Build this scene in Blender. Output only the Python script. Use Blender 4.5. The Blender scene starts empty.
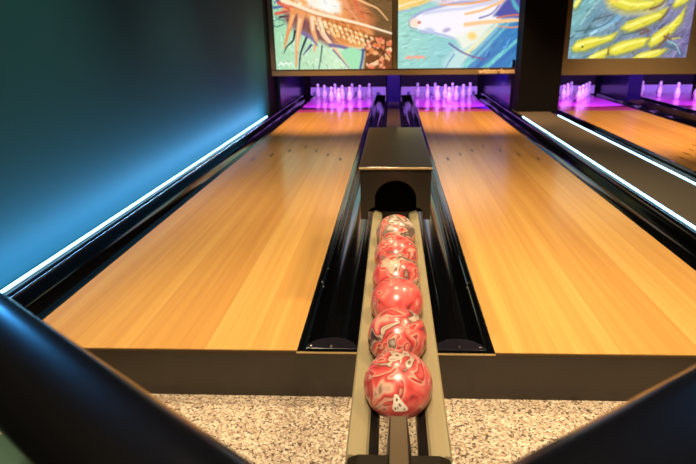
import bpy, bmesh, math, random
import numpy as np
from mathutils import Vector, Matrix
random.seed(4)
PI = math.pi
SC = bpy.context.scene
COL = SC.collection

# ------------------------------------------------------------------ materials
def s2l(c):
    return tuple((x/12.92 if x <= .04045 else ((x+.055)/1.055)**2.4) for x in c)
def rgb(r, g, b):
    return s2l((r/255, g/255, b/255)) + (1,)
def new_mat(name):
    m = bpy.data.materials.new(name); m.use_nodes = True
    nt = m.node_tree
    return m, nt, nt.nodes['Principled BSDF']
def plain(name, col, rough=.5, metal=0, bump=0, bscale=200, spec=.5, coat=0, var=0, vscale=8):
    m, nt, p = new_mat(name)
    p.inputs['Base Color'].default_value = col
    p.inputs['Roughness'].default_value = rough
    p.inputs['Metallic'].default_value = metal
    p.inputs['Specular IOR Level'].default_value = spec
    p.inputs['Coat Weight'].default_value = coat
    p.inputs['Coat Roughness'].default_value = .08
    tc = nt.nodes.new('ShaderNodeTexCoord')
    if var:
        n = nt.nodes.new('ShaderNodeTexNoise'); n.inputs['Scale'].default_value = vscale; n.inputs['Detail'].default_value = 5
        nt.links.new(tc.outputs['Object'], n.inputs['Vector'])
        r = nt.nodes.new('ShaderNodeMapRange')
        r.inputs['To Min'].default_value = 1-var; r.inputs['To Max'].default_value = 1+var
        nt.links.new(n.outputs['Fac'], r.inputs['Value'])
        mx = nt.nodes.new('ShaderNodeVectorMath'); mx.operation = 'SCALE'
        mx.inputs[0].default_value = col[:3]
        nt.links.new(r.outputs['Result'], mx.inputs['Scale'])
        nt.links.new(mx.outputs['Vector'], p.inputs['Base Color'])
    if bump:
        n = nt.nodes.new('ShaderNodeTexNoise'); n.inputs['Scale'].default_value = bscale
        nt.links.new(tc.outputs['Object'], n.inputs['Vector'])
        b = nt.nodes.new('ShaderNodeBump'); b.inputs['Strength'].default_value = bump; b.inputs['Distance'].default_value = .002
        nt.links.new(n.outputs['Fac'], b.inputs['Height']); nt.links.new(b.outputs['Normal'], p.inputs['Normal'])
    return m
def emit(name, col, strength):
    m, nt, p = new_mat(name)
    p.inputs['Base Color'].default_value = (.1, .1, .1, 1)
    p.inputs['Emission Color'].default_value = col
    p.inputs['Emission Strength'].default_value = strength
    return m

def wood_mat():
    m, nt, p = new_mat('lane_wood'); N = nt.nodes; L = nt.links
    tc = N.new('ShaderNodeTexCoord'); sp = N.new('ShaderNodeSeparateXYZ'); L.new(tc.outputs['Object'], sp.inputs[0])
    def math_(op, a, b=None):
        n = N.new('ShaderNodeMath'); n.operation = op
        for i, v in enumerate((a, b)):
            if v is None: continue
            if isinstance(v, (int, float)): n.inputs[i].default_value = v
            else: L.new(v, n.inputs[i])
        return n.outputs[0]
    bx = math_('FLOOR', math_('DIVIDE', math_('ADD', sp.outputs['X'], 10), .056))
    wn = N.new('ShaderNodeTexWhiteNoise'); wn.noise_dimensions = '1D'; L.new(bx, wn.inputs['W'])
    yy = math_('ADD', math_('DIVIDE', sp.outputs['Y'], 40), math_('MULTIPLY', wn.outputs['Value'], 7.3))
    by = math_('FLOOR', yy)
    cmb = N.new('ShaderNodeCombineXYZ'); L.new(bx, cmb.inputs[0]); L.new(by, cmb.inputs[1])
    wn2 = N.new('ShaderNodeTexWhiteNoise'); wn2.noise_dimensions = '2D'; L.new(cmb.outputs[0], wn2.inputs['Vector'])
    # grain
    mp = N.new('ShaderNodeMapping'); mp.inputs['Scale'].default_value = (42, .8, 1); L.new(tc.outputs['Object'], mp.inputs[0])
    ad = N.new('ShaderNodeVectorMath'); ad.operation = 'ADD'; L.new(mp.outputs[0], ad.inputs[0]); L.new(wn2.outputs['Color'], ad.inputs[1])
    g = N.new('ShaderNodeTexNoise'); g.inputs['Scale'].default_value = 1; g.inputs['Detail'].default_value = 6; L.new(ad.outputs[0], g.inputs['Vector'])
    mix = math_('ADD', math_('MULTIPLY', wn2.outputs['Value'], .36), math_('MULTIPLY', g.outputs['Fac'], .66))
    cr = N.new('ShaderNodeValToRGB'); L.new(mix, cr.inputs[0])
    e = cr.color_ramp.elements
    e[0].position = .12; e[0].color = rgb(198, 138, 72)
    e[1].position = .95; e[1].color = rgb(236, 190, 112)
    k = cr.color_ramp.elements.new(.55); k.color = rgb(220, 165, 88)
    # dark seams
    fx = math_('FRACT', math_('DIVIDE', math_('ADD', sp.outputs['X'], 10), .056))
    seam = math_('LESS_THAN', fx, .02)
    mm = N.new('ShaderNodeMixRGB'); L.new(math_('MULTIPLY', seam, .18), mm.inputs[0]); L.new(cr.outputs[0], mm.inputs[1]); mm.inputs[2].default_value = rgb(120, 70, 30)
    L.new(mm.outputs[0], p.inputs['Base Color'])
    p.inputs['Roughness'].default_value = .26
    p.inputs['Coat Weight'].default_value = .35; p.inputs['Coat Roughness'].default_value = .14
    return m

def terrazzo_mat():
    m, nt, p = new_mat('speckled_terrazzo'); N = nt.nodes; L = nt.links
    tc = N.new('ShaderNodeTexCoord')
    nz = N.new('ShaderNodeTexNoise'); nz.inputs['Scale'].default_value = 110; L.new(tc.outputs['Object'], nz.inputs['Vector'])
    off = N.new('ShaderNodeVectorMath'); off.operation = 'MULTIPLY_ADD'
    L.new(nz.outputs['Color'], off.inputs[0]); off.inputs[1].default_value = (.012, .012, .012); L.new(tc.outputs['Object'], off.inputs[2])
    v = N.new('ShaderNodeTexVoronoi'); v.inputs['Scale'].default_value = 160; L.new(off.outputs[0], v.inputs['Vector'])
    sp = N.new('ShaderNodeSeparateColor'); L.new(v.outputs['Color'], sp.inputs[0])
    cr = N.new('ShaderNodeValToRGB'); cr.color_ramp.interpolation = 'CONSTANT'; L.new(sp.outputs[0], cr.inputs[0])
    e = cr.color_ramp.elements
    e[0].position = 0; e[0].color = rgb(84, 64, 52)
    e[1].position = .13; e[1].color = rgb(160, 128, 102)
    for pos, c in ((.26, (190, 166, 142)), (.5, (214, 194, 164)), (.72, (176, 146, 116)), (.84, (228, 212, 188))):
        k = cr.color_ramp.elements.new(pos); k.color = rgb(*c)
    L.new(cr.outputs[0], p.inputs['Base Color']); p.inputs['Roughness'].default_value = .55
    return m

def marble_mat():
    m, nt, p = new_mat('marbled_ball_resin'); N = nt.nodes; L = nt.links
    tc = N.new('ShaderNodeTexCoord'); oi = N.new('ShaderNodeObjectInfo')
    sc = N.new('ShaderNodeVectorMath'); sc.operation = 'SCALE'; sc.inputs['Scale'].default_value = 9.5; L.new(tc.outputs['Object'], sc.inputs[0])
    mu = N.new('ShaderNodeMath'); mu.operation = 'MULTIPLY'; mu.inputs[1].default_value = 37; L.new(oi.outputs['Random'], mu.inputs[0])
    ad = N.new('ShaderNodeVectorMath'); ad.operation = 'ADD'; L.new(sc.outputs[0], ad.inputs[0]); L.new(mu.outputs[0], ad.inputs[1])
    n1 = N.new('ShaderNodeTexNoise'); n1.inputs['Scale'].default_value = 1.1; n1.inputs['Detail'].default_value = 2; n1.inputs['Distortion'].default_value = .6
    L.new(ad.outputs[0], n1.inputs['Vector'])
    m2 = N.new('ShaderNodeVectorMath'); m2.operation = 'MULTIPLY_ADD'; m2.inputs[1].default_value = (2.3, 2.3, 2.3)
    L.new(n1.outputs['Color'], m2.inputs[0]); L.new(ad.outputs[0], m2.inputs[2])
    n2 = N.new('ShaderNodeTexNoise'); n2.inputs['Scale'].default_value = .95; n2.inputs['Detail'].default_value = 2; n2.inputs['Distortion'].default_value = .7
    L.new(m2.outputs[0], n2.inputs['Vector'])
    cr = N.new('ShaderNodeValToRGB'); L.new(n2.outputs['Fac'], cr.inputs[0])
    e = cr.color_ramp.elements
    e[0].position = .30; e[0].color = rgb(76, 50, 44)
    e[1].position = .72; e[1].color = rgb(206, 184, 164)
    for pos, c in ((.345, (128, 100, 86)), (.395, (210, 182, 160)), (.42, (104, 60, 54)), (.445, (200, 66, 64)), (.495, (230, 96, 90)), (.53, (230, 112, 102)), (.548, (222, 170, 146)), (.565, (170, 50, 48)), (.60, (224, 92, 86)), (.625, (226, 178, 152)), (.65, (104, 78, 66))):
        k = cr.color_ramp.elements.new(pos); k.color = rgb(*c)
    L.new(cr.outputs[0], p.inputs['Base Color'])
    p.inputs['Roughness'].default_value = .3; p.inputs['Coat Weight'].default_value = .3; p.inputs['Coat Roughness'].default_value = .16
    return m

def carpet_mat():
    return plain('brown_divider_carpet', rgb(80, 70, 56), .8, bump=.5, bscale=500, var=.25, vscale=60)

M = dict(
    wood=wood_mat(), terrazzo=terrazzo_mat(), marble=marble_mat(), carpet=carpet_mat(),
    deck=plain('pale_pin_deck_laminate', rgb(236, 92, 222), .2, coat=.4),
    arrow=plain('dark_arrow_inlay', rgb(66, 36, 22), .3),
    gutter=plain('gloss_black_gutter', rgb(7, 7, 9), .1, coat=.6),
    gcap=plain('smoky_violet_plastic', rgb(28, 24, 32), .22, coat=.5),
    bolt=plain('bright_bolt_steel', rgb(210, 200, 180), .25, metal=1),
    led=emit('cold_white_led', (.36, .74, 1, 1), 6),
    ledch=plain('navy_led_channel', rgb(8, 10, 18), .5),
    wall=plain('teal_wall_paint', rgb(18, 76, 88), .65, spec=.2, bump=.08, bscale=60, var=.05, vscale=2),
    dark=plain('near_black_paint', rgb(6, 5, 5), .7, spec=.15),
    ceil=plain('dark_ceiling_paint', rgb(34, 32, 32), .8),
    fascia=plain('dark_brown_kickboard', rgb(38, 29, 19), .4, coat=.3, var=.15, vscale=6),
    fedge=plain('brown_metal_edge', rgb(58, 45, 28), .35, metal=.3),
    house=plain('dark_bronze_plastic', rgb(34, 27, 17), .36, coat=.25, var=.06, vscale=20),
    gold=plain('pale_gold_trim', rgb(190, 160, 108), .35, metal=.4),
    hole=plain('matt_black_lining', rgb(3, 3, 3), .9, spec=.1),
    rail=plain('beige_rail_plastic', rgb(158, 144, 108), .38, coat=.2, var=.04, vscale=14),
    black=plain('black_rubber', rgb(20, 18, 16), .4),
    stop=plain('brown_stop_cap', rgb(92, 78, 56), .4),
    frame=plain('bronze_display_frame', rgb(122, 106, 74), .45, metal=.1, var=.05),
    framed=plain('dark_frame_lip', rgb(58, 40, 24), .5),
    letter=plain('cream_lettering', rgb(240, 214, 170), .5),
    pinw=plain('glossy_white_pin', rgb(235, 232, 235), .2, coat=.5),
    pinb=plain('pin_band', rgb(120, 100, 150), .3),
    curtain=plain('dark_violet_curtain', rgb(20, 10, 34), .8),
    cushion=plain('pale_pit_board', rgb(225, 215, 250), .4),
    kick=plain('dark_gloss_kickback', rgb(22, 12, 60), .25, coat=.4),
    track=plain('dark_brown_track', rgb(66, 48, 34), .4),
    lacq=plain('black_lacquer', rgb(8, 7, 7), .24, coat=.3),
    green=plain('dark_green_upholstery', rgb(66, 96, 78), .8, bump=.3, bscale=300),
    logo=plain('cream_mark', rgb(250, 236, 214), .4),
    logod=plain('brown_mark', rgb(120, 76, 56), .5),
)

# ------------------------------------------------------------------ mesh helpers
def mesh_obj(name, bm, mats, parent=None, smooth=False):
    bmesh.ops.recalc_face_normals(bm, faces=bm.faces)
    me = bpy.data.meshes.new(name); bm.to_mesh(me); bm.free()
    if not isinstance(mats, (list, tuple)): mats = [mats]
    for m in mats: me.materials.append(m)
    if smooth:
        for p in me.polygons: p.use_smooth = True
    o = bpy.data.objects.new(name, me); COL.objects.link(o)
    if parent is not None: o.parent = parent
    return o
def tag(o, label=None, cat=None, group=None, kind=None):
    if label: o['label'] = label
    if cat: o['category'] = cat
    if group: o['group'] = group
    if kind: o['kind'] = kind
    return o
def thing(name, label, cat, loc=(0, 0, 0), rz=0, group=None):
    o = bpy.data.objects.new(name, None); COL.objects.link(o)
    o.empty_display_size = .05
    o.location = loc; o.rotation_euler = (0, 0, rz)
    return tag(o, label, cat, group)
def dup(o, parent=None):
    c = o.copy(); COL.objects.link(c)
    if parent is not None:
        c.parent = parent
    for ch in list(o.children):
        dup(ch, c)
    return c
def box(bm, x0, x1, y0, y1, z0, z1, bev=0, mi=0):
    b = bmesh.new()
    v = [b.verts.new((x, y, z)) for z in (z0, z1) for y in (y0, y1) for x in (x0, x1)]
    for f in ((0,2,3,1), (4,5,7,6), (0,1,5,4), (2,6,7,3), (0,4,6,2), (1,3,7,5)):
        b.faces.new([v[i] for i in f])
    if bev:
        bmesh.ops.bevel(b, geom=b.edges[:], offset=bev, segments=3, profile=.5, affect='EDGES')
    merge(bm, b, mi)
def merge(bm, b, mi=0):
    for f in b.faces: f.material_index = mi
    me = bpy.data.meshes.new('t'); b.to_mesh(me); b.free()
    bm.from_mesh(me); bpy.data.meshes.remove(me)
def bbox(*a, **k):
    bm = bmesh.new(); box(bm, *a, **k); return bm
def prism(bm, pts, axis, a0, a1, mi=0, bev=0):
    """pts: closed 2-D outline; extruded along axis. axis 'y': pts are (x,z); 'x': (y,z); 'z': (x,y)"""
    b = bmesh.new()
    def P(p, a):
        return {'y': (p[0], a, p[1]), 'x': (a, p[0], p[1]), 'z': (p[0], p[1], a)}[axis]
    lo = [b.verts.new(P(p, a0)) for p in pts]; hi = [b.verts.new(P(p, a1)) for p in pts]
    n = len(pts)
    b.faces.new(lo); b.faces.new(hi[::-1])
    for i in range(n):
        b.faces.new((lo[i], lo[(i+1) % n], hi[(i+1) % n], hi[i]))
    bmesh.ops.recalc_face_normals(b, faces=b.faces)
    if bev:
        es = [e for e in b.edges if e.calc_face_angle(0) > .6]
        bmesh.ops.bevel(b, geom=es, offset=bev, segments=2, profile=.5, affect='EDGES')
    merge(bm, b, mi)
def lathe(bm, prof, n=28, mi=None):
    rings = []
    for r, z in prof:
        if r < 1e-6: rings.append([bm.verts.new((0, 0, z))])
        else: rings.append([bm.verts.new((r*math.cos(2*PI*i/n), r*math.sin(2*PI*i/n), z)) for i in range(n)])
    for k in range(len(rings)-1):
        A, B = rings[k], rings[k+1]
        for i in range(n):
            j = (i+1) % n
            if len(A) == 1: f = bm.faces.new((A[0], B[i], B[j]))
            elif len(B) == 1: f = bm.faces.new((A[i], B[0], A[j]))
            else: f = bm.faces.new((A[i], B[i], B[j], A[j]))
            if mi: f.material_index = mi(0.5*(prof[k][1]+prof[k+1][1]))
    return bm
def cyl(bm, c, r, z0, z1, n=14):
    b = bmesh.new()
    lathe(b, [(0, z0), (r, z0), (r, z1*.8+z0*.2), (r*.75, z1), (0, z1)], n)
    bmesh.ops.translate(b, verts=b.verts, vec=(c[0], c[1], 0))
    merge(bm, b)

# ------------------------------------------------------------------ camera
CAM_YAW, CAM_PITCH, CAM_ROLL = .046158, .340980, -.012220
cam = bpy.data.cameras.new('camera'); co = bpy.data.objects.new('camera', cam); COL.objects.link(co)
cy_, sy_ = math.cos(CAM_YAW), math.sin(CAM_YAW); cp, sp_ = math.cos(CAM_PITCH), math.sin(CAM_PITCH)
r0 = Vector((cy_, sy_, 0)); F = Vector((-sy_*cp, cy_*cp, -sp_)); up0 = Vector((-sy_*sp_, cy_*sp_, cp))
cr_, sr_ = math.cos(CAM_ROLL), math.sin(CAM_ROLL)
rx = cr_*r0 + sr_*up0; up = -sr_*r0 + cr_*up0
mw = Matrix.Identity(4)
for i in range(3):
    mw[i][0] = rx[i]; mw[i][1] = up[i]; mw[i][2] = -F[i]
mw[0][3], mw[1][3], mw[2][3] = -.0113, -1.7257, 1.06
co.matrix_world = mw
cam.sensor_width = 36; cam.lens = 560/696*36; cam.shift_x = -20.03/696
cam.clip_start = .02; cam.clip_end = 60
cam.dof.use_dof = True; cam.dof.focus_distance = 1.42; cam.dof.aperture_fstop = 8
SC.camera = co

# ------------------------------------------------------------------ dimensions
LW = .525                       # half lane width
LEN = 6.38                      # lane length to the pin deck
DECK = 8.72
CX = [-.875, .875, 2.91, 4.72]  # lane centres
FZ = -.187                      # approach floor level

# ------------------------------------------------------------------ setting
def struct(name, bm, m, label=None):
    o = mesh_obj(name, bm, m); o['kind'] = 'structure'
    if label: o['label'] = label
    return o
struct('floor', bbox(-1.75, 6.6, -4.0, 9.1, FZ-.1, FZ), M['terrazzo'], 'cream speckled terrazzo floor in front of the lanes')
struct('wall_left', bbox(-1.85, -1.69, -4.0, 5.95, FZ, 3.1), M['wall'], 'teal wall lit blue along the left lane')
bm = bmesh.new(); box(bm, -1.85, -1.70, 5.95, 9.0, FZ, 3.1); struct('trim_1', bm, M['dark'], 'dark wall end beside the left display')
struct('wall_right', bbox(6.6, 6.75, -4.0, 9.1, FZ, 3.1), M['dark'])
struct('wall_back', bbox(-1.85, 6.75, 9.0, 9.1, FZ, 3.1), M['dark'])
struct('wall_front', bbox(-1.85, 6.75, -4.15, -4.0, FZ, 3.1), M['dark'])
struct('ceiling', bbox(-1.85, 6.75, -4.15, 9.1, 3.1, 3.2), M['ceil'])
struct('wall_header', bbox(-1.69, 6.6, 6.42, 6.52, 1.72, 3.1), M['dark'], 'dark wall above the displays')
struct('wall_pier', bbox(1.645, 2.175, 5.92, 6.26, .051, 3.1), M['dark'], 'black pier between the two displays')
bm = bmesh.new(); box(bm, -1.69, 6.6, -.010, -.001, FZ, -.004); box(bm, -1.69, 6.6, -.013, -.001, -.012, -.003, mi=1)
for a_, b_ in ((-.35, -.11), (.11, .35)): box(bm, a_, b_, -.0140, -.006, -.005, -.002, mi=2)
struct('trim_2', bm, [M['fascia'], M['fedge'], M['gold']], 'dark brown step front below the lanes')
# tiny screws in the step front
# ------------------------------------------------------------------ lanes
def make_lane():
    t = thing('bowling_lane', None, 'bowling lane')
    mesh_obj('lane_bed', bbox(-LW, LW, 0, LEN, -.05, 0), M['wood'], t)
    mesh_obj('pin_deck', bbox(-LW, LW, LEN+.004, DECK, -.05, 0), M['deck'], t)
    bm = bmesh.new(); prism(bm, [(0, .075), (.010, .02), (.006, -.06), (-.006, -.06), (-.010, .02)], 'z', 0, .0008)
    a0 = mesh_obj('aiming_arrow', bm, M['arrow'])
    for k in range(-3, 4):
        a = a0 if k == -3 else a0.copy()
        if k != -3: COL.objects.link(a)
        a.parent = t; a.location = (k*.132, 3.78-.19*abs(k), .0002)
    return t
lane0 = make_lane()
LLAB = ['long orange wood lane on the left beside the teal wall', 'long orange wood lane right of the ball return, running to the right edge',
        'wood lane at the upper right beyond the brown divider', 'strip of far right lane whose pins show at the right picture edge']
for i, cx in enumerate(CX):
    l = lane0 if i == 0 else dup(lane0)
    l.location = (cx, 0, 0); tag(l, LLAB[i], 'bowling lane', 'bowling lanes')

# ------------------------------------------------------------------ gutters: cross-section from the lane edge outward (x>0)
def gutter_profile(outer):
    p = [(0, -.05), (0, -.002), (.004, .001), (.014, .001), (.017, -.004), (.026, -.004), (.029, -.001), (.034, -.001), (.037, -.006)]
    c, r = .122, .085
    for k in range(0, 13):
        a = PI + PI*k/12
        p.append((c + r*math.cos(a), -.008 + .082*math.sin(a)))
    if outer:      # a convex bullnose climbs to the ledge
        for k in range(0, 7):
            a = PI - (PI/2)*k/6
            p.append((.234 + .024*math.cos(a), .014 + .026*math.sin(a)))
        p += [(.2375, .040), (.2375, -.12), (.0, -.12)]
    else:
        p += [(.211, -.001), (.2375, -.001), (.2375, -.12), (0, -.12)]
    return p
def make_gutter(outer, caps, bolts):
    t = thing('gutter', None, 'gutter')
    bm = bmesh.new(); prism(bm, gutter_profile(outer), 'y', 0, DECK)
    o = mesh_obj('channel', bm, M['gutter'], t)
    for p in o.data.polygons: p.use_smooth = abs(p.normal.y) < .5
    try:
        o.data.set_sharp_from_angle(angle=math.radians(50))
    except Exception: pass
    if caps:
        bm = bmesh.new()
        pts = [(.122+.092*math.cos(PI*k/20), .012+.078*math.sin(PI*k/20)) for k in range(21)]
        prism(bm, pts, 'z', -.007, .001, bev=.002)
        c = mesh_obj('end_cap', bm, M['gcap'], t); c['label'] = 'smoky violet rounded end cap'
        bm = bmesh.new(); cyl(bm, (.122, .03), .005, .001, .0035); mesh_obj('bolt', bm, M['bolt'], c)
        bm = bmesh.new(); cyl(bm, (.048, .03), .005, .001, .0035); mesh_obj('bolt', bm, M['bolt'], c)
    b0 = None
    for (x, y) in bolts:
        if b0 is None:
            bm = bmesh.new(); cyl(bm, (0, 0), .0055, 0, .003); b = b0 = mesh_obj('bolt', bm, M['bolt'], t)
        else:
            b = b0.copy(); COL.objects.link(b); b.parent = t
        b.location = (x, y, 0)
    return t
BOLTS = [(.0215, .58), (.0325, .53), (.030, .73), (.0215, 1.45), (.0215, 2.4)]
gi = make_gutter(False, True, BOLTS)      # inner (ball-return side) gutter
go = make_gutter(True, False, [])         # outer gutter
GL = 'gutters along the lanes'
def put_gutter(src, first, x, mirror, label, sx=1):
    g = src if first else dup(src)
    g.location = (x, 0, 0); g.scale = (-sx if mirror else sx, 1, 1)
    tag(g, label, 'gutter', GL); return g
put_gutter(gi, True, CX[0]+LW, False, 'glossy black gutter between left lane and ball return')
put_gutter(gi, False, CX[1]-LW, True, 'glossy black gutter between ball return and right lane')
put_gutter(go, True, CX[1]+LW, False, 'glossy black gutter below the first light strip, right of right lane', .84)
put_gutter(go, False, CX[0]-LW, True, 'glossy black gutter under the teal wall, left of left lane')
put_gutter(go, False, CX[2]-LW, True, 'black gutter beyond the brown divider, left of the third lane', 1.165)
put_gutter(gi, False, CX[2]+LW, False, 'black gutter on the far side of the third lane')
put_gutter(gi, False, CX[3]-LW, True, 'black gutter left of the far right lane')

# ------------------------------------------------------------------ LED strips
def make_led(y1):
    t = thing('light_strip', None, 'light strip')
    bm = bmesh.new(); box(bm, -.006, .006, 0, y1, 0, .011, bev=.0025)
    mesh_obj('light_tube', bm, M['led'], t)
    bm = bmesh.new(); prism(bm, [(-.013, -.03), (.016, -.03), (.016, -.001), (-.013, -.001)], 'y', 0, y1)
    mesh_obj('mounting_channel', bm, M['ledch'], t)
    return t
l1 = make_led(5.62); l1.location = (-1.658, .02, .044)
tag(l1, 'glowing white light strip along the foot of the teal wall', 'light strip', 'light strips')
l2 = make_led(5.45); l2.location = (1.622, .02, .044); l2.scale = (-1, 1, 1)
tag(l2, 'glowing white light strip on the near edge of the brown divider', 'light strip', 'light strips')
l3 = make_led(5.55); l3.location = (2.088, .02, .044)
tag(l3, 'glowing white light strip on the far edge of the brown divider', 'light strip', 'light strips')
# ledge behind the left strip
tag(mesh_obj('wall_ledge', bbox(-1.69, -1.675, .02, 5.9, FZ, .042), M['lacq']), 'narrow black ledge at the foot of the teal wall', 'ledge')
# brown divider
t = thing('lane_divider', 'brown carpet topped divider between two light strips', 'divider', (1.855, .02, 0))
mesh_obj('body', bbox(-.216, .216, 0, 6.2, FZ, .030), M['dark'], t)
mesh_obj('carpet_top', bbox(-.216, .216, 0, 6.2, .030, .050, bev=.004), M['carpet'], t)

# ------------------------------------------------------------------ ball track between paired lanes
def make_track():
    t = thing('ball_track', None, 'ball track')
    mesh_obj('cover', bbox(-.1115, .1115, 0, 7.55, -.12, -.004), M['lacq'], t)
    mesh_obj('channel_floor', bbox(-.085, .085, 1.2, 7.5, -.004, .004), M['track'], t)
    for x in (-.062, -.02, .02, .062):
        mesh_obj('ridge', bbox(x-.007, x+.007, 1.2, 7.5, .004, .022, bev=.003), M['track'], t)
    return t
tr = make_track(); tag(tr, 'dark ribbed ball track behind the ball return', 'ball track', 'ball tracks')
tr2 = dup(tr); tr2.location = ((CX[2]+CX[3])/2, 0, 0); tag(tr2, 'dark ball track at the right edge beyond the third lane', 'ball track', 'ball tracks')

# ------------------------------------------------------------------ pin pits
def kick(x, w, y0, label):
    bm = bmesh.new(); box(bm, x-w, x+w, y0, 8.86, -.1, .70)
    o = mesh_obj('kickback_panel', bm, M['kick']); tag(o, label, 'panel', 'kickback panels')
kick(-1.665, .023, 6.56, 'dark purple side panel left of the left lane pins')
kick(0, .105, 7.56, 'dark panel between the left and right lane pins')
kick(1.632, .02, 6.30, 'dark blue side panel right of the right lane pins')
kick(2.075, .02, 6.30, 'dark side panel left of the third lane pins')
kick((CX[2]+CX[3])/2, .105, 7.56, 'blue lit panel between third and far right lane pins')
PL = ['left', 'right', 'third', 'far right']
for i, cx in enumerate(CX):
    x0, x1 = cx-.655, cx+.735
    if i in (1, 3): x0, x1 = cx-.735, cx+.655
    t = thing('pin_pit_backing', 'pale board and dark curtain behind the %s lane pins' % PL[i], 'pit backing', ((x0+x1)/2, 8.90, 0), 0, 'pin pit backings')
    h = (x1-x0)/2
    mesh_obj('backing_board', bbox(-h, h, -.015, .03, -.02, .125), M['cushion'], t)
    mesh_obj('curtain', bbox(-h, h, 0, .02, .125, .95), M['curtain'], t)

# pins
PROF = [(0, 0), (.024, 0), (.030, .004), (.036, .03), (.043, .058), (.0475, .082), (.0475, .092), (.043, .113), (.033, .138), (.024, .158), (.018, .174),
        (.018, .183), (.0225, .196), (.0255, .208), (.0250, .220), (.020, .231), (.012, .2375), (0, .2395)]
bm = bmesh.new(); lathe(bm, PROF, 24, mi=lambda z: 1 if .045 < z < .068 else 0)
pin0 = mesh_obj('bowling_pin', bm, [M['pinw'], M['pinb']], smooth=True)
ROWS = {1: (0, 0), 2: (-.5, 1), 3: (.5, 1), 4: (-1, 2), 5: (0, 2), 6: (1, 2), 7: (-1.5, 3), 8: (-.5, 3), 9: (.5, 3), 10: (1.5, 3)}
PW = {1: 'front pin at the head of the rack', 2: 'left pin of the second row', 3: 'right pin of the second row', 4: 'left pin of the third row', 5: 'middle pin of the third row',
      6: 'right pin of the third row', 7: 'leftmost pin of the back row', 8: 'second pin from the left in the back row', 9: 'third pin from the left in the back row', 10: 'rightmost pin of the back row'}
first = True
for i, cx in enumerate(CX):
    for k in ROWS:
        if i == 3 and k in (6, 9, 10): continue
        o = pin0 if first else pin0.copy()
        if not first: COL.objects.link(o)
        first = False
        dx, dy = ROWS[k]
        o.location = (cx + dx*.303, 7.42 + dy*.31, .0005)
        tag(o, 'white %s, %s lane' % (PW[k], PL[i]), 'bowling pin', 'pins on the %s lane' % PL[i])

# ------------------------------------------------------------------ painted pictures on the displays
class Paint:
    def __init__(s, W, H, quad):
        """quad: photo corners (tl, tr, bl, br) that the picture fills"""
        s.W, s.H = W, H; s.a = np.zeros((H, W, 3)); s.q = [np.array(p, float) for p in quad]
        # bilinear map of canvas cell -> drawing coordinates
        u = (np.arange(W)+.5)/W; v = (np.arange(H)+.5)/H
        U, V = np.meshgrid(u, v)
        tl, tr, bl, br = s.q
        P = ((1-U)*(1-V))[..., None]*tl + (U*(1-V))[..., None]*tr + ((1-U)*V)[..., None]*bl + (U*V)[..., None]*br
        s.X, s.Y = P[..., 0], P[..., 1]
        s.px = abs(tr[0]-tl[0])/W
    def blend(s, m, c):
        m = np.clip(m, 0, 1)[..., None]; s.a = s.a*(1-m) + np.array(c)/255*m
    def fill(s, c): s.a[:] = np.array(c)/255
    def grad(s, f, c0, c1):
        t = np.clip(f(s.X, s.Y), 0, 1)[..., None]; s.a = s.a*0 + np.array(c0)/255*(1-t) + np.array(c1)/255*t
    def poly(s, pts, c, soft=.6, al=1):
        X, Y = s.X, s.Y; ins = np.zeros(X.shape, bool); d = np.full(X.shape, 1e9)
        n = len(pts)
        for i in range(n):
            x0, y0 = pts[i]; x1, y1 = pts[(i+1) % n]
            if y0 != y1:
                cnd = (y0 > Y) != (y1 > Y)
                ins ^= cnd & (X < (x1-x0)*(Y-y0)/(y1-y0)+x0)
            L2 = (x1-x0)**2+(y1-y0)**2+1e-9
            t = np.clip(((X-x0)*(x1-x0)+(Y-y0)*(y1-y0))/L2, 0, 1)
            d = np.minimum(d, np.hypot(X-x0-t*(x1-x0), Y-y0-t*(y1-y0)))
        sd = np.where(ins, d, -d)
        s.blend(np.clip(sd/soft*.5+.5, 0, 1)*al, c)
    def stroke(s, pts, c, w0, w1=None, soft=.5, al=1):
        if w1 is None: w1 = w0
        # Catmull-Rom the points
        P = [np.array(p, float) for p in pts]
        if len(P) > 2:
            Q = [2*P[0]-P[1]]+P+[2*P[-1]-P[-2]]; out = []
            for i in range(1, len(Q)-2):
                for t in np.linspace(0, 1, 6, endpoint=False):
                    a, b, c_, d = Q[i-1], Q[i], Q[i+1], Q[i+2]
                    out.append(.5*((2*b)+(c_-a)*t+(2*a-5*b+4*c_-d)*t*t+(-a+3*b-3*c_+d)*t**3))
            out.append(P[-1]); P = out
        n = len(P)-1; m = np.zeros(s.X.shape)
        for i in range(n):
            (x0, y0), (x1, y1) = P[i], P[i+1]
            L2 = (x1-x0)**2+(y1-y0)**2+1e-9
            t = np.clip(((s.X-x0)*(x1-x0)+(s.Y-y0)*(y1-y0))/L2, 0, 1)
            w = (w0+(w1-w0)*((i+t)/n))/2
            dd = np.hypot(s.X-x0-t*(x1-x0), s.Y-y0-t*(y1-y0))
            m = np.maximum(m, np.clip((w-dd)/soft+.5, 0, 1))
        s.blend(m*al, c)
    def blob(s, x, y, rx, ry, c, ang=0, soft=.35, al=1):
        ca, sa = math.cos(ang), math.sin(ang)
        dx, dy = s.X-x, s.Y-y
        r = np.hypot((dx*ca+dy*sa)/rx, (-dx*sa+dy*ca)/ry)
        s.blend(np.clip((1-r)/soft+.5, 0, 1)*al, c)

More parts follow.
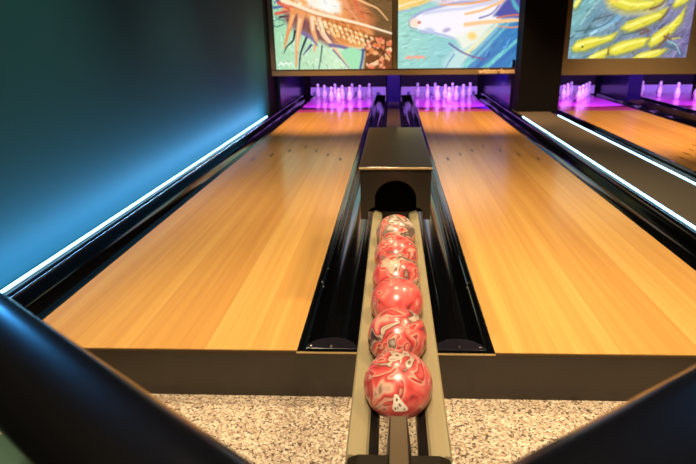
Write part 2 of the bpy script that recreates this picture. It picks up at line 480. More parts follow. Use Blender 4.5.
def dabs(p, n, ang, lo, hi, seed, jit=34, length=4, w=1.0):
    rnd = random.Random(seed)
    for k in range(n):
        i, j = rnd.randrange(p.H), rnd.randrange(p.W)
        c = p.a[i, j]*255; x, y = p.X[i, j], p.Y[i, j]
        a = ang(x, y) + rnd.uniform(-.35, .35); L = length*rnd.uniform(.4, 1.2)
        d = rnd.uniform(-jit, jit); f = rnd.uniform(lo, hi)
        c = [min(255, max(0, v*f + d*q)) for v, q in zip(c, (1, .9, .8))]
        r0 = max(0, int(i-9)); r1 = int(i+10); c0 = max(0, int(j-16)); c1 = int(j+17)
        sub = object.__new__(Paint); sub.W, sub.H = p.W, p.H
        sub.X, sub.Y, sub.a = p.X[r0:r1, c0:c1], p.Y[r0:r1, c0:c1], p.a[r0:r1, c0:c1]
        sub.stroke([(x-L*math.cos(a), y-L*math.sin(a)), (x+L*math.cos(a), y+L*math.sin(a))], c, w*rnd.uniform(.6, 1.4), w*.4, .8, .75)
        p.a[r0:r1, c0:c1] = sub.a
def lobster():
    p = Paint(236, 136, ((272, -.5), (391.5, -1), (276, 70), (392, 69.5)))
    p.grad(lambda X, Y: (X-270)/90+.15*(Y/70), (160, 214, 172), (206, 236, 200))
    p.poly([(348, -2), (394, -2), (394, 40), (376, 44), (350, 22)], (118, 86, 50), 3)
    rnd = random.Random(3)
    # body
    p.poly([(281, -2), (356, -2), (366, 16), (374, 36), (366, 47), (350, 49), (334, 44), (314, 32), (296, 20), (282, 10)], (238, 158, 96), 2.5)
    p.poly([(345, -2), (360, -2), (376, 20), (372, 30), (350, 22)], (206, 120, 70), 4, .8)
    p.poly([(318, 18), (345, 20), (372, 36), (362, 46), (336, 42)], (214, 130, 66), 3, .7)
    for k in range(46):
        t = rnd.random(); x = 322+48*t+rnd.uniform(-3, 3); y = 24+18*t+rnd.uniform(-7, 8)
        p.blob(x, y, rnd.uniform(1.6, 3.4), rnd.uniform(1, 1.8), rnd.choice([(255, 214, 150), (250, 190, 110), (255, 236, 200), (246, 170, 96), (196, 108, 50)]), rnd.uniform(.2, 1.3), .8)
    for k in range(7):
        x = 326+6.5*k; p.stroke([(x, 26+2.1*k), (x+2, 31+2.2*k), (x+1, 36+2*k)], (140, 78, 34), .9, .4, .6, .7)
    # white shell
    p.poly([(296, -2), (334, -2), (341, 4), (341, 14), (332, 15), (312, 9), (296, 3)], (255, 240, 222), 2.4)
    p.blob(328, 6, 9, 6, (255, 252, 244), .2, .7)
    p.stroke([(342, 0), (349, 10), (358, 22)], (240, 160, 120), 4, 2, 1.5, .8)
    p.stroke([(352, -1), (358, 9), (364, 20)], (224, 112, 78), 3, 1.4, 1.2)
    # claws and spines at the left
    for a, b, c, w in [((277, 2), (288, 9), (214, 88, 70), 4), ((276, 14), (290, 11), (226, 96, 76), 3.4), ((274, 8), (284, 7), (78, 104, 160), 2.6), ((275, 3), (280, 0), (70, 110, 160), 2),
                       ((280, 17), (294, 16), (80, 52, 60), 2.4), ((283, 5), (294, 8), (236, 120, 90), 3.5), ((288, 20), (297, 20), (70, 56, 80), 3), ((274, 17), (281, 19), (60, 120, 110), 1.2)]:
        p.stroke([a, b], c, w, w*.5, .8)
    p.stroke([(272, 25), (277, 26.5), (284, 24)], (40, 96, 110), 1.3, .8); p.stroke([(273, 21), (278, 19.5), (284, 21)], (60, 110, 120), 1, .6)
    p.poly([(290, 14), (316, 22), (334, 40), (324, 42), (306, 32), (292, 22)], (186, 120, 100), 3, .8)
    for x in range(294, 330, 5):
        p.blob(x, 14+(x-290)*.62, 2.4, 3, (110, 84, 120), .3, .8, .7)
    p.poly([(284, 12), (300, 16), (318, 24), (336, 42), (330, 47), (318, 40), (304, 34), (290, 28), (284, 20)], (122, 74, 76), 2.5, .75)
    dabs(p, 520, lambda x, y: .45 if y < 48 and x > 312 else 1.35, .75, 1.25, 5, 44, 2.2, 1.0)
    # legs
    p.stroke([(293, 14), (290, 25), (286, 40), (284, 48)], (234, 154, 92), 6, 1.2, .8); p.stroke([(293, 16), (289, 28)], (250, 190, 130), 2, 1)
    p.stroke([(301, 17), (299, 30), (297, 45), (296, 67)], (236, 160, 110), 7, 1.6, .9); p.stroke([(300, 20), (298, 32), (297, 50)], (250, 206, 150), 3, 1)
    p.stroke([(312, 16), (313, 30), (316, 40), (314, 51)], (240, 172, 116), 6.5, 1.6, .9); p.stroke([(312, 18), (313, 30)], (255, 220, 184), 3.4, 1.6)
    p.stroke([(319, 20), (323, 34), (331, 44), (341, 57), (352, 69)], (244, 196, 156), 6, 1.2, .9); p.stroke([(320, 22), (324, 33), (331, 43)], (255, 226, 196), 3, 1)
    # dark leg tips
    p.stroke([(295, 31), (293, 40), (287, 46), (284, 52)], (34, 46, 56), 2.4, .8); p.stroke([(307, 36), (303, 46), (300, 56), (299, 70)], (40, 60, 76), 2.6, 1.1)
    p.stroke([(311, 45), (307, 50), (303, 55)], (80, 84, 130), 2.6, .7); p.stroke([(303, 33), (311, 38), (317, 45)], (128, 108, 160), 4, 1.6, 1.4)
    p.stroke([(322, 46), (321, 55), (319, 69)], (66, 104, 96), 1.8, .9); p.stroke([(333, 50), (341, 59), (350, 70)], (90, 104, 140), 1.5, .8)
    p.stroke([(330, 45), (342, 47), (356, 51), (366, 50)], (112, 104, 150), 3.4, 2.4, 1.4)
    p.poly([(340, 52), (350, 47), (362, 51), (361, 70), (352, 70), (344, 60)], (160, 226, 180), 1)
    p.stroke([(363, 50), (362, 60), (360, 70)], (74, 84, 150), 2.4, 2.2, 1)
    # tail at the lower right
    p.poly([(364, 38), (376, 35), (394, 38), (394, 71), (363, 71), (365, 55)], (120, 66, 34), 1.6)
    for k in range(70):
        x, y = rnd.uniform(367, 391), rnd.uniform(39, 70)
        p.blob(x, y, rnd.uniform(1.2, 2.6), rnd.uniform(1, 2.2), rnd.choice([(244, 150, 110), (250, 184, 120), (236, 120, 90), (250, 206, 160), (226, 132, 70)]), rnd.uniform(0, 3), .7)
    p.stroke([(385, 40), (384, 52), (376, 60), (368, 64)], (70, 34, 20), 1.4, 1, .7); p.stroke([(368, 46), (378, 50), (384, 52), (391, 60)], (80, 40, 24), 1.2, .8, .7)
    for k in range(34):
        t = (k+.5)/34; x = 314+58*t; y = 23+20*t+(k % 3-1)*4.2
        p.blob(x, y, 2.1, 1.1, (255, 226, 168), .9, .7, .9); p.stroke([(x+1.6, y-1.5), (x+2.2, y+1.6)], (136, 66, 28), .8, .4, .5, .8)
    # feelers
    p.stroke([(283, 1), (298, 7), (314, 13), (334, 18), (362, 25), (391, 34)], (255, 232, 196), 4.6, 1.8, .8)
    p.stroke([(290, 6), (314, 15), (334, 20.5), (362, 27.5), (386, 34)], (190, 110, 60), 1.2, .6, .8, .7)
    p.stroke([(354, -1), (366, 5), (377, 10), (387, 21)], (250, 190, 130), 2.4, 1, .7)
    p.blob(303, 3, 5, 2.6, (250, 176, 110), .4, .7); p.blob(300, 5, 2, 2, (255, 236, 190))
    for a in ([(278, 66), (281, 62), (283, 66)], [(284, 66), (286, 62), (289, 65), (291, 62)], [(279, 64), (292, 63)]):
        p.stroke(a, (244, 250, 238), .9, .7)
    return p
def silver_fish():
    p = Paint(236, 136, ((396.5, -1), (522.5, -1), (398, 68.8), (517.5, 68.3)))
    p.grad(lambda X, Y: (X-400)/110+.25*(Y-30)/70, (166, 220, 204), (120, 190, 214))
    p.poly([(394, -2), (440, -2), (424, 6), (394, 14)], (250, 204, 116), 2); p.stroke([(396, 9), (412, 4), (432, 1)], (255, 232, 176), 2, 1)
    p.stroke([(396, 13.5), (412, 11), (430, 5)], (150, 190, 220), 1.8, 1, 1)
    p.poly([(430, 2), (460, -2), (524, -2), (524, 22), (470, 22)], (232, 214, 224), 3)
    # rays of blue and teal to the lower right
    p.poly([(470, 70), (500, 34), (524, 16), (524, 70)], (58, 126, 190), 3)
    for a, b, c, w in [((462, 70), (508, 26), (120, 204, 206), 6), ((470, 70), (516, 30), (66, 132, 190), 6), ((484, 70), (520, 40), (112, 200, 206), 5), ((492, 70), (522, 44), (50, 116, 184), 5), ((456, 66), (498, 26), (240, 230, 200), 5),
                       ((450, 68), (486, 34), (170, 224, 226), 4), ((474, 58), (508, 24), (90, 140, 196), 3), ((466, 55), (492, 30), (226, 226, 170), 4), ((512, 68), (522, 54), (70, 150, 200), 4), ((478, 68), (494, 50), (44, 104, 176), 3)]:
        p.stroke([a, b], c, w, w*.5, 1.6)
    dabs(p, 520, lambda x, y: -.75 if x > 455 and y > 22 else -.2, .88, 1.08, 8, 30, 4.5, 1.2)
    # body
    p.poly([(408, 24), (416, 16), (432, 11), (456, 7), (484, 8), (508, 10), (500, 22), (484, 32), (470, 40), (452, 39), (434, 34), (418, 30)], (246, 242, 248), 1.6)
    p.stroke([(409, 22), (418, 15), (434, 10), (458, 5), (484, 4), (506, -1)], (166, 172, 214), 3, 1.4, 1.4); p.stroke([(424, 15), (446, 12), (470, 10), (500, 3)], (208, 212, 238), 3, 2, 2)
    p.stroke([(440, 7), (470, 6), (512, -1)], (244, 170, 110), 1.2, 2.2, 1)
    p.stroke([(466, 16), (484, 12), (504, 4)], (250, 190, 120), 2, 2, 1.4)
    p.blob(414, 24, 5, 4.5, (250, 226, 204), 0, .6); p.blob(419, 23.4, 1.7, 1.4, (206, 120, 110), 0, .8); p.stroke([(408.5, 23), (410, 28), (417, 30)], (150, 160, 190), 1.2, .8)
    p.stroke([(420, 32), (436, 34), (452, 38), (457, 40)], (176, 188, 226), 2.6, 1.2, 1.2); p.blob(430, 31, 5, 2.4, (196, 206, 236), .2, .7); p.blob(447, 31, 4, 2, (186, 176, 216), -.3, .7)
    # lower pale flank
    p.poly([(456, 38), (480, 26), (498, 22), (478, 44), (464, 52)], (236, 240, 226), 3); p.blob(473, 37, 4.5, 3.6, (252, 214, 130), .2, .9)
    p.poly([(444, 64), (456, 48), (468, 56), (462, 70), (446, 70)], (190, 224, 226), 3)
    p.stroke([(450, 44), (462, 52), (474, 57), (488, 59.5)], (110, 92, 160), 1.8, 1, .8); p.stroke([(474, 57), (484, 60)], (150, 80, 120), 1, .8)
    p.stroke([(455, 55), (450, 62), (447, 68)], (120, 170, 206), 2, 1.2, 1)
    # tail area
    p.poly([(494, 18), (506, 4), (514, -2), (524, -2), (524, 20), (504, 20)], (84, 88, 166), 1.6); p.poly([(511, 2), (515, 3), (521, 12), (521, 16), (515, 11)], (90, 180, 196), 1)
    p.stroke([(466, 26), (484, 24), (504, 23), (523, 22)], (252, 204, 150), 4, 3, 1.4); p.stroke([(498, 20), (508, 18), (523, 17)], (214, 120, 96), 1.4, 1.6, .8)
    p.stroke([(500, 28), (512, 29), (523, 28)], (226, 150, 130), 1.4, 1.6, .8); p.stroke([(480, 20), (492, 16), (500, 8)], (120, 110, 170), 1.4, 1, 1)
    for a in ([(407, 58), (409, 56), (411, 59), (413, 56)], [(415, 58), (418, 56), (419, 59), (422, 56), (425, 59)], [(406, 58), (426, 57)]):
        p.stroke(a, (250, 166, 140), 1.5, 1.2, .8)
    return p
def yellow_fish():
    p = Paint(236, 136, ((572, -1), (694, -1), (568, 59.5), (687, 57.5)))
    p.grad(lambda X, Y: (X-570)/120+.1*(Y/60), (116, 168, 178), (132, 126, 168))
    p.poly([(600, -2), (664, -2), (650, 8), (612, 10)], (196, 228, 216), 4)
    p.poly([(572, 4), (602, 4), (590, 20), (576, 34), (568, 34)], (126, 180, 184), 4)
    for a, b, c, w in [((586, 4), (574, 22), (86, 146, 160), 2), ((598, 8), (580, 30), (166, 206, 206), 2.2), ((604, 14), (586, 28), (92, 140, 166), 2), ((618, 24), (592, 36), (120, 170, 206), 5), ((612, 30), (590, 38), (150, 196, 214), 3),
                       ((594, 26), (612, 22), (60, 80, 76), 1.2), ((586, 36), (594, 26), (64, 92, 96), 1.2), ((680, 56), (690, 34), (112, 104, 156), 6), ((664, 44), (684, 56), (90, 110, 150), 3)]:
        p.stroke([a, b], c, w, w*.6, 1.4)
    dabs(p, 420, lambda x, y: -.7, .75, 1.15, 9, 26, 5, 1.4)
    Y0, Y1, D = (226, 216, 66), (252, 246, 128), (112, 110, 50)
    def fish(pts, hi, dark=True):
        p.poly([(x+.6, y+1.4) for x, y in pts], (126, 132, 66), 2.4, .8)
        p.poly(pts, Y0, 1.2); p.stroke(hi, Y1, 3.2, 1.6, 1.6)
    p.poly([(602, 8), (640, 10), (662, 14), (650, 22), (622, 22), (606, 16)], (226, 214, 140), 3)
    fish([(604, 8), (616, 4), (632, 10), (650, 11), (668, 3), (664, 10), (648, 17), (626, 19), (612, 15)], [(612, 9), (630, 14), (650, 13)])
    p.blob(612, 8, 6, 4, (246, 206, 96), .4, .9)
    fish([(572, 50), (577, 44), (588, 41), (606, 40), (618, 36), (612, 43), (600, 47), (586, 52), (575, 53)], [(577, 48), (592, 44), (610, 41)])
    fish([(588, 59), (598, 53), (610, 49), (612, 54), (604, 59)], [(592, 58), (608, 52)])
    fish([(609, 54), (612, 48), (622, 44), (640, 41), (650, 41), (644, 48), (632, 52), (616, 56)], [(614, 51), (630, 46), (645, 43)])
    fish([(620, 34), (626, 28), (640, 24), (656, 20), (666, 16), (660, 25), (646, 31), (630, 36)], [(626, 32), (642, 27), (658, 22)])
    fish([(648, 47), (652, 39), (662, 33), (674, 27), (684, 15), (680, 28), (670, 38), (658, 46), (651, 49)], [(653, 43), (664, 36), (677, 24)])
    fish([(670, 15), (674, 9), (684, 4), (696, -2), (690, 8), (680, 14), (672, 17)], [(674, 12), (684, 7), (692, 1)])
    fish([(632, 59), (640, 54), (654, 51), (668, 50), (660, 56), (648, 60)], [(640, 57), (660, 52)])
    fish([(572, 15), (575, 9), (581, 5), (578, 12), (574, 17)], [(574, 14), (579, 8)]); fish([(593, 3), (597, -1), (602, -2), (600, 2), (596, 4)], [(595, 2), (600, 0)])
    for a in ([(648, 18), (658, 15), (662, 11)], [(636, 36), (646, 34), (648, 40)], [(664, 40), (672, 42), (678, 38)], [(659, 27), (664, 22), (667, 18)], [(640, 38), (650, 35)], [(668, 38), (660, 48), (652, 51)], [(609, 55), (609, 49)]):
        p.stroke(a, (120, 84, 62), 2, 1, 1.2, .9)
    for a in ([(576, 36), (600, 32), (616, 22)], [(664, 47), (672, 50), (668, 55)], [(672, 46), (678, 52)], [(622, 39), (640, 36)]):
        p.stroke(a, (76, 110, 110), 1.2, .8, 1)
    p.stroke([(668, 44), (676, 47), (681, 55)], (140, 200, 196), 1.6, .8); p.stroke([(672, 42), (680, 41)], (200, 200, 90), 1.4, .8)
    dabs(p, 300, lambda x, y: -.4, .8, 1.15, 10, 34, 3, .9)
    p.blob(583, 49, 1, 1, (70, 70, 30)); p.blob(634, 54, .8, .8, (80, 80, 40))
    return p
picm, nt, pb = new_mat('lit_picture_screen')
at = nt.nodes.new('ShaderNodeAttribute'); at.attribute_name = 'picture'
pb.inputs['Base Color'].default_value = (.02, .02, .02, 1); pb.inputs['Roughness'].default_value = .4
nt.links.new(at.outputs['Color'], pb.inputs['Emission Color']); pb.inputs['Emission Strength'].default_value = 1.05
def picture(p, x0, x1, z0, z1, parent, label):
    W, H = p.W, p.H
    xs = np.linspace(x0, x1, W); zs = np.linspace(z1, z0, H)
    Xg, Zg = np.meshgrid(xs, zs)
    co_ = np.stack([Xg, np.zeros_like(Xg), Zg], -1).reshape(-1, 3)
    idx = np.arange(W*H).reshape(H, W)
    q = np.stack([idx[1:, :-1], idx[1:, 1:], idx[:-1, 1:], idx[:-1, :-1]], -1).reshape(-1, 4)
    me = bpy.data.meshes.new('picture_screen'); me.from_pydata(co_.tolist(), [], q.tolist())
    at_ = me.color_attributes.new('picture', 'FLOAT_COLOR', 'POINT')
    a = np.clip(p.a.reshape(-1, 3), 0, 1); lin = np.where(a <= .04045, a/12.92, ((a+.055)/1.055)**2.4)
    at_.data.foreach_set('color', np.concatenate([lin, np.ones((W*H, 1))], 1).astype(np.float32).ravel())
    me.materials.append(picm)
    o = bpy.data.objects.new('picture_screen', me); COL.objects.link(o); o.parent = parent; o['label'] = label
    return o

# double display over the first two lanes
t = thing('wall_display', 'wide bronze framed display with lobster and silver fish pictures', 'display', (0, 6.28, 0))
bm = bmesh.new()
box(bm, -1.695, 1.68, .004, .10, .512, .598, bev=.004); box(bm, -1.695, 1.68, .004, .10, 1.505, 1.72)
box(bm, -1.695, -1.628, .004, .10, .598, 1.505); box(bm, -.024, .055, .004, .10, .598, 1.505); box(bm, 1.668, 1.68, .004, .10, .598, 1.505)
mesh_obj('frame', bm, M['frame'], t)
bm = bmesh.new(); box(bm, -1.695, 1.68, -.006, .004, .5915, .5985); box(bm, -1.634, -1.627, -.006, .004, .5985, 1.505); box(bm, -.025, -.016, -.006, .004, .5985, 1.505); box(bm, .047, .056, -.006, .004, .5985, 1.505)
mesh_obj('screen_surround', bm, M['framed'], t)
mesh_obj('back_panel', bbox(-1.69, 1.675, .10, .12, .52, 1.72), M['dark'], t)
a = picture(lobster(), -1.628, -.024, .597, 1.506, t, 'lit picture of an orange spiny lobster on mint green'); a.location = (0, .03, 0)
a = picture(silver_fish(), .055, 1.668, .597, 1.506, t, 'lit picture of a pale silver fish with blue and orange fins'); a.location = (0, .03, 0)
cu = bpy.data.curves.new('lettering', 'FONT'); cu.body = 'withmelsom'; cu.size = .105; cu.extrude = .002; cu.offset = .0035; cu.align_x = 'RIGHT'
tmp = bpy.data.objects.new('lettering_tmp', cu); COL.objects.link(tmp)
bpy.context.view_layer.update()
me = bpy.data.meshes.new_from_object(tmp.evaluated_get(bpy.context.evaluated_depsgraph_get()))
bpy.data.objects.remove(tmp)
me.materials.clear(); me.materials.append(M['letter'])
lt = bpy.data.objects.new('lettering', me); COL.objects.link(lt); lt.parent = t
w = max(v.co.x for v in me.vertices)-min(v.co.x for v in me.vertices)
lt.location = (1.645, .001, .528); lt.rotation_euler = (PI/2, 0, 0); lt.scale = (.49/w, .78, 1)
lt['label'] = 'cream lettering on the lower right of the frame'

t = thing('wall_display', 'bronze framed display with yellow fish picture at the upper right', 'display', (0, 6.28, 0))
bm = bmesh.new()
box(bm, 2.24, 5.6, .004, .10, .49, .705, bev=.006); box(bm, 2.24, 5.6, .004, .10, 1.61, 1.72); box(bm, 2.24, 2.345, .004, .10, .705, 1.61); box(bm, 3.915, 5.6, .004, .10, .705, 1.61)
mesh_obj('frame', bm, M['frame'], t)
mesh_obj('back_panel', bbox(2.245, 5.6, .10, .12, .52, 1.72), M['dark'], t)
a = picture(yellow_fish(), 2.345, 3.915, .704, 1.60, t, 'lit picture of a shoal of yellow fish on blue grey'); a.location = (0, .03, 0)

# ------------------------------------------------------------------ ball return
BY = [-.843, -.672, -.512, -.372, -.212, -.018]; BR = .0635; BZ = .447
t = thing('ball_return', 'dark bronze ball return with beige rails between the two front lanes', 'ball return', (0, 0, 0))
# housing shell: arch-cut front panel, sides, back
def arch(hw, z0, z1, hole_r, hole_z, foot):
    pts = [(-hw, z0), (-hw, z1), (hw, z1), (hw, z0), (foot, z0), (foot, z0+.030), (foot-.006, z0+.040), (foot-.016, z0+.046), (hole_r, z0+.047)]
    for k in range(0, 17):
        a = PI*k/16; pts.append((hole_r*math.cos(a), hole_z + hole_r*.92*math.sin(a)))
    pts += [(-hole_r, z0+.047), (-foot+.016, z0+.046), (-foot+.006, z0+.040), (-foot, z0+.030), (-foot, z0)]
    return pts
HY, HB, HX, H0, H1 = .29, 1.19, .131, .395, .587
bm = bmesh.new(); prism(bm, arch(HX, H0, H1, .078, .474, .1025), 'y', HY, HY+.02)
mesh_obj('front_panel', bm, M['house'], t)
bm = bmesh.new()
box(bm, -HX, -HX+.015, HY+.02, HB-.015, H0, H1); box(bm, HX-.015, HX, HY+.02, HB-.015, H0, H1); box(bm, -.1085, .1085, HB-.030, HB-.015, -.003, H1)
box(bm, -.085, .085, HY+.22, HB-.03, -.003, H0)
mesh_obj('body', bm, M['house'], t)
bm = bmesh.new(); q = HX-.015
box(bm, -q, q, HY+.21, HY+.22, .36, H1); box(bm, -q, -q+.001, HY+.02, HY+.21, H0+.005, H1); box(bm, q-.001, q, HY+.02, HY+.21, H0+.005, H1); box(bm, -q, q, HY+.02, HY+.21, H1-.004, H1-.001)
mesh_obj('opening_lining', bm, M['hole'], t)
bm = bmesh.new(); box(bm, -.1345, .1345, HY-.014, HB, H1+.001, .600, bev=.003); mesh_obj('lid', bm, M['house'], t)
bm = bmesh.new(); box(bm, -.1345, .1345, HY-.019, HY-.014, .592, .5985, bev=.001); o = mesh_obj('lid_trim', bm, M['gold'], t); o['label'] = 'pale gold edge strip of the lid'
# rails
for s in (-1, 1):
    bm = bmesh.new()
    pr = [(.050, .385), (.050, .403), (.054, .4095), (.0605, .413), (.077, .419), (.083, .4185), (.0865, .413), (.0865, .385)]
    prism(bm, [(s*x, z) for x, z in pr], 'y', -.995, .33)
    o = mesh_obj('rail', bm, M['rail'], t)
    bm = bmesh.new(); pr = [(.034, .365), (.034, .390), (.037, .3935), (.0495, .402), (.0495, .365)]
    prism(bm, [(s*x, z) for x, z in pr], 'y', -.995, .33)
    o = mesh_obj('rail_liner', bm, M['black'], t); o['label'] = 'black inner strip of the rail'
for y in (-.30, .0):
    mesh_obj('cross_bar', bbox(-.082, .082, y-.015, y+.015, .345, .365), M['black'], t)
# front end bracket and ball stop
bm = bmesh.new(); prism(bm, [(-.088, .33), (-.090, .395), (-.082, .4145), (-.066, .421), (.066, .421), (.082, .4145), (.090, .395), (.088, .33)], 'y', -1.09, -.995, bev=.003)
mesh_obj('end_bracket', bm, M['house'], t)
b = bmesh.new()
sec = [(-.914, .0150, .0215, .433, .355), (-1.12, .0165, .036, .452, .355)]
vs = []
for y, wt, wb, zt, zb in sec:
    vs.append([b.verts.new(q) for q in ((-wb, y, zb), (-wt, y, zt), (wt, y, zt), (wb, y, zb))])
A, B = vs
for i in range(4):
    f = b.faces.new((A[i], A[(i+1) % 4], B[(i+1) % 4], B[i])); f.material_index = 1 if i == 1 else 0
b.faces.new(A[::-1]); b.faces.new(B)
bmesh.ops.bevel(b, geom=b.edges[:], offset=.0015, segments=2, affect='EDGES')
mesh_obj('ball_stop', b, [M['black'], M['stop']], t)
mesh_obj('post', bbox(-.05, .05, -1.08, -1.0, FZ, .33, bev=.004), M['black'], t)
# balls
bm = bmesh.new(); bmesh.ops.create_uvsphere(bm, u_segments=48, v_segments=32, radius=BR)
ball0 = mesh_obj('bowling_ball', bm, M['marble'], smooth=True)
BLAB = ['pink marbled ball nearest the camera with a cream triangle mark', 'pink and grey marbled ball second from the front', 'marbled ball third from the front on the beige rails',
        'marbled ball fourth from the front, middle of the row', 'marbled ball second from the dark opening, behind the last ball', 'marbled ball at the back of the row, nearest the dark opening']
BLAB[4] = 'marbled ball fifth from the front, last but one before the dark opening'
ROT = [(2.2, .9, 5.1), (1.3, .5, 2.2), (2.0, 1.2, .3), (.7, 2.3, 1.7), (2.8, .4, 2.9), (1.1, 1.9, 4.0)]
for i, y in enumerate(BY):
    o = ball0 if i == 0 else ball0.copy()
    if i: COL.objects.link(o)
    o.location = (0, y, BZ); o.rotation_euler = ROT[i]
    tag(o, BLAB[i], 'bowling ball', 'balls on the return rails')
    if i == 0: front_ball = o
# triangle mark on the front ball (lies on the sphere)
def on_sphere(u, v, r):   # u right, v up on the camera-facing side of the ball, in ball radii
    n = Vector((u, -math.sqrt(max(0, 1-u*u-v*v)), v)); return n*r
def patch(pts, r, n=10):
    b = bmesh.new()
    c = np.mean(np.array(pts), axis=0)
    rings = []
    for k in range(n+1):
        f = k/n
        rings.append([b.verts.new(on_sphere(c[0]+(p[0]-c[0])*f, c[1]+(p[1]-c[1])*f, r)) for p in pts] if k else [b.verts.new(on_sphere(c[0], c[1], r))])
    m = len(pts)
    for k in range(n):
        for i in range(m):
            j = (i+1) % m
            if k == 0: b.faces.new((rings[0][0], rings[1][i], rings[1][j]))
            else: b.faces.new((rings[k][i], rings[k+1][i], rings[k+1][j], rings[k][j]))
    return b
def dense(pts, n=5, rnd=.16):
    out = []; m = len(pts)
    for i in range(m):
        p, q = np.array(pts[i]), np.array(pts[(i+1) % m])
        for k in range(n):
            out.append(tuple(p+(q-p)*(rnd+(1-2*rnd)*k/(n-1))))
    return out
TRI = [(-.10, .44), (.335, -.17), (-.175, -.19)]
bpy.context.view_layer.update()
inv = front_ball.rotation_euler.to_matrix().inverted().to_4x4()
bm = patch(dense(TRI), BR*1.006); bmesh.ops.transform(bm, matrix=inv, verts=bm.verts)
lg = mesh_obj('triangle_mark', bm, M['logo'], front_ball, smooth=True); lg['label'] = 'cream triangle mark with small brown signs'
bm = bmesh.new()
for pts in ([(-.06, .26), (-.005, .22), (-.03, .15), (-.075, .17)], [(.03, .10), (.085, .03), (.05, -.03), (.02, .02), (-.0, .06)], [(-.11, -.02), (-.06, -.05), (-.05, -.12), (-.10, -.11)], [(.16, -.06), (.20, -.12), (.13, -.14)], [(-.02, .03), (.01, -.07), (-.03, -.08)]):
    b2 = patch(pts, BR*1.009, 4); merge(bm, b2)
bmesh.ops.transform(bm, matrix=inv, verts=bm.verts)
mesh_obj('sign', bm, M['logod'], lg, smooth=True)

# ------------------------------------------------------------------ dark rails close to the camera
def guard(p0, p1, zt, w, label, posts):
    p0, p1 = Vector(p0), Vector(p1); d = (p1-p0); L = d.length; ang = math.atan2(d.y, d.x)
    t = thing('guard_rail', label, 'rail', (p0.x, p0.y, 0), ang, 'dark rails near the camera')
    bm = bmesh.new(); box(bm, 0, L, -w, 0, zt-.060, zt, bev=.027); o = mesh_obj('top_bar', bm, M['lacq'], t, smooth=True)
    for x in posts:
        mesh_obj('post', bbox(x-.02, x+.02, -w/2-.02, -w/2+.02, FZ, zt-.05), M['black'], t)
    return t
# (upper edge of each bar is the side away from the camera)
zt = .862
def ext(a, b, x):
    f = (x-a[0])/(b[0]-a[0]); return (x, a[1]+f*(b[1]-a[1]), 0)
LA, LB = (-.3646, -1.2804), (-.0744, -1.4946)
guard(ext(LA, LB, -.052)[:2]+(0,), ext(LA, LB, -1.45)[:2]+(0,), zt, -.070, 'dark blurred rail slanting across the lower left corner', (.03, 1.75))
RA, RB = (.1952, -1.3863), (.0394, -1.4912)
guard(ext(RA, RB, .022)[:2]+(0,), ext(RA, RB, 1.5)[:2]+(0,), zt, .09, 'dark blurred rail slanting across the lower right corner', (.03, 1.7))
# green bench in the lower left corner
t = thing('bench', 'dark green upholstered bench behind the lower left rail', 'bench', (-1.32, -.72, 0), 0)
mesh_obj('base', bbox(-.32, .50, -.50, .02, FZ, .10), M['black'], t)
mesh_obj('seat_cushion', bbox(-.33, .51, -.51, .03, .10, .20, bev=.02), M['green'], t, smooth=True)

# ------------------------------------------------------------------ lights
def area(name, loc, rot, size, power, col, sy=None, spread=None):
    l = bpy.data.lights.new(name, 'AREA'); l.energy = power; l.color = col; l.size = size
    if sy: l.shape = 'RECTANGLE'; l.size_y = sy
    if spread: l.spread = spread
    o = bpy.data.objects.new(name, l); COL.objects.link(o); o.location = loc; o.rotation_euler = rot; return o
def spot(name, loc, target, power, col, ang, blend=.4, rad=.05):
    l = bpy.data.lights.new(name, 'SPOT'); l.energy = power; l.color = col; l.spot_size = ang; l.spot_blend = blend; l.shadow_soft_size = rad
    o = bpy.data.objects.new(name, l); COL.objects.link(o); o.location = loc
    o.rotation_euler = (Vector(target)-Vector(loc)).to_track_quat('-Z', 'Y').to_euler(); return o
WARM = (1, .80, .50)
spot('ceiling_spot_approach', (-.1, -2.4, 2.9), (0, -.5, .2), 480, (1, .82, .58), 1.2, .8, .2)
spot('ceiling_spot_approach', (-.1, -.3, 3.0), (0, -.3, 0), 120, WARM, 1.1, .8, .1)
spot('ceiling_spot_approach', (1.3, -.3, 3.0), (1.0, .3, 0), 260, WARM, 1.4, .9, .15)
spot('ceiling_spot_lane', (-.9, .9, 3.0), (-.85, .9, 0), 255, WARM, 1.3, .9, .10)
spot('ceiling_spot_lane', (1.2, 1.2, 3.0), (1.2, 1.3, 0), 255, WARM, 1.3, .9, .10)
spot('ceiling_spot_lane', (-.8, 2.7, 3.0), (-.8, 2.8, 0), 190, (1, .7, .42), 1.2, .9, .10)
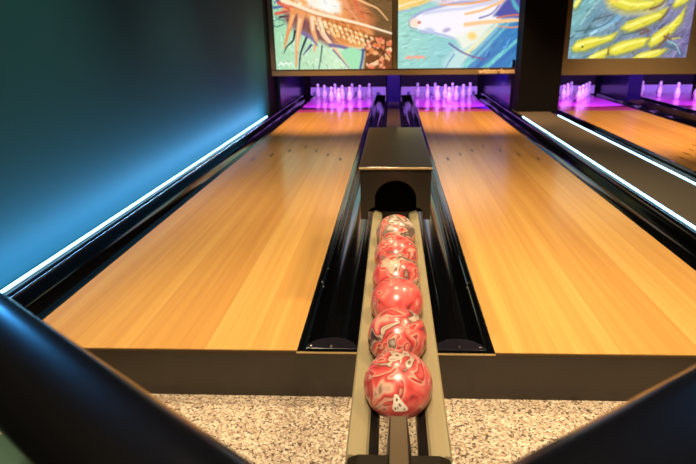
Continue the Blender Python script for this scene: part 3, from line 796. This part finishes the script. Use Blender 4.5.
spot('ceiling_spot_lane', (1.1, 2.8, 3.0), (1.1, 2.9, 0), 190, (1, .7, .42), 1.2, .9, .10)
spot('ceiling_spot_far', (-.7, 4.4, 3.0), (-.9, 5.7, 0), 900, (1, .62, .32), .9, .9, .10)
spot('ceiling_spot_far', (.8, 4.4, 3.0), (1.0, 5.7, 0), 900, (1, .62, .32), .9, .9, .10)
spot('ceiling_spot_far', (3.1, 3.4, 3.0), (3.2, 4.7, 0), 1100, (1, .62, .32), 1.2, .9, .10)
spot('frame_fill_spot', (.0, 4.3, 3.0), (0, 6.28, .60), 60, (1, .84, .6), .9, .9, .1)  # this spot and the next are added to brighten the display frames
spot('frame_fill_spot', (3.3, 4.2, 3.0), (3.3, 6.28, .60), 170, (1, .84, .6), .8, .9, .1)
VIO = (.68, .30, 1)
for i, cx in enumerate(CX):
    spot('pit_lamp', (cx, 6.62, .90), (cx, 8.4, .08), 135, VIO, 1.9, .15, .04)
    spot('pit_lamp_blue', (cx + (.5 if i % 2 else .62), 6.7, .66), (cx+.4, 8.3, .1), 30, (.08, .06, 1), 1.9, .4, .04)
spot('pit_lamp_blue', (1.1, 6.5, .66), (1.62, 6.9, .2), 90, (.04, .03, 1), 1.2, .5, .03)
# the wash that the light strip throws up the teal wall
area('strip_wash', (-1.53, 2.85, .10), (0, math.radians(128), 0), .012, 30, (.24, .57, 1), sy=5.6)
# unseen blue spots, added to lay a blue sheen on the near rails
spot('rail_sheen_spot', (-1.62, .75, 1.58), (-.22, -1.38, .87), 190, (.06, .40, 1), .35, .6, .12)
spot('rail_sheen_spot', (1.62, .75, 1.62), (.12, -1.43, .87), 170, (.06, .40, 1), .25, .6, .08)
w = bpy.data.worlds.new('world'); SC.world = w; w.use_nodes = True
bg = w.node_tree.nodes['Background']; bg.inputs[0].default_value = (.5, .5, .6, 1); bg.inputs[1].default_value = .02
SC.view_settings.view_transform = 'Standard'; SC.view_settings.look = 'None'
SC.view_settings.exposure = 0; SC.view_settings.gamma = 1; SC.view_settings.use_curve_mapping = False
SC.cycles.use_denoising = True
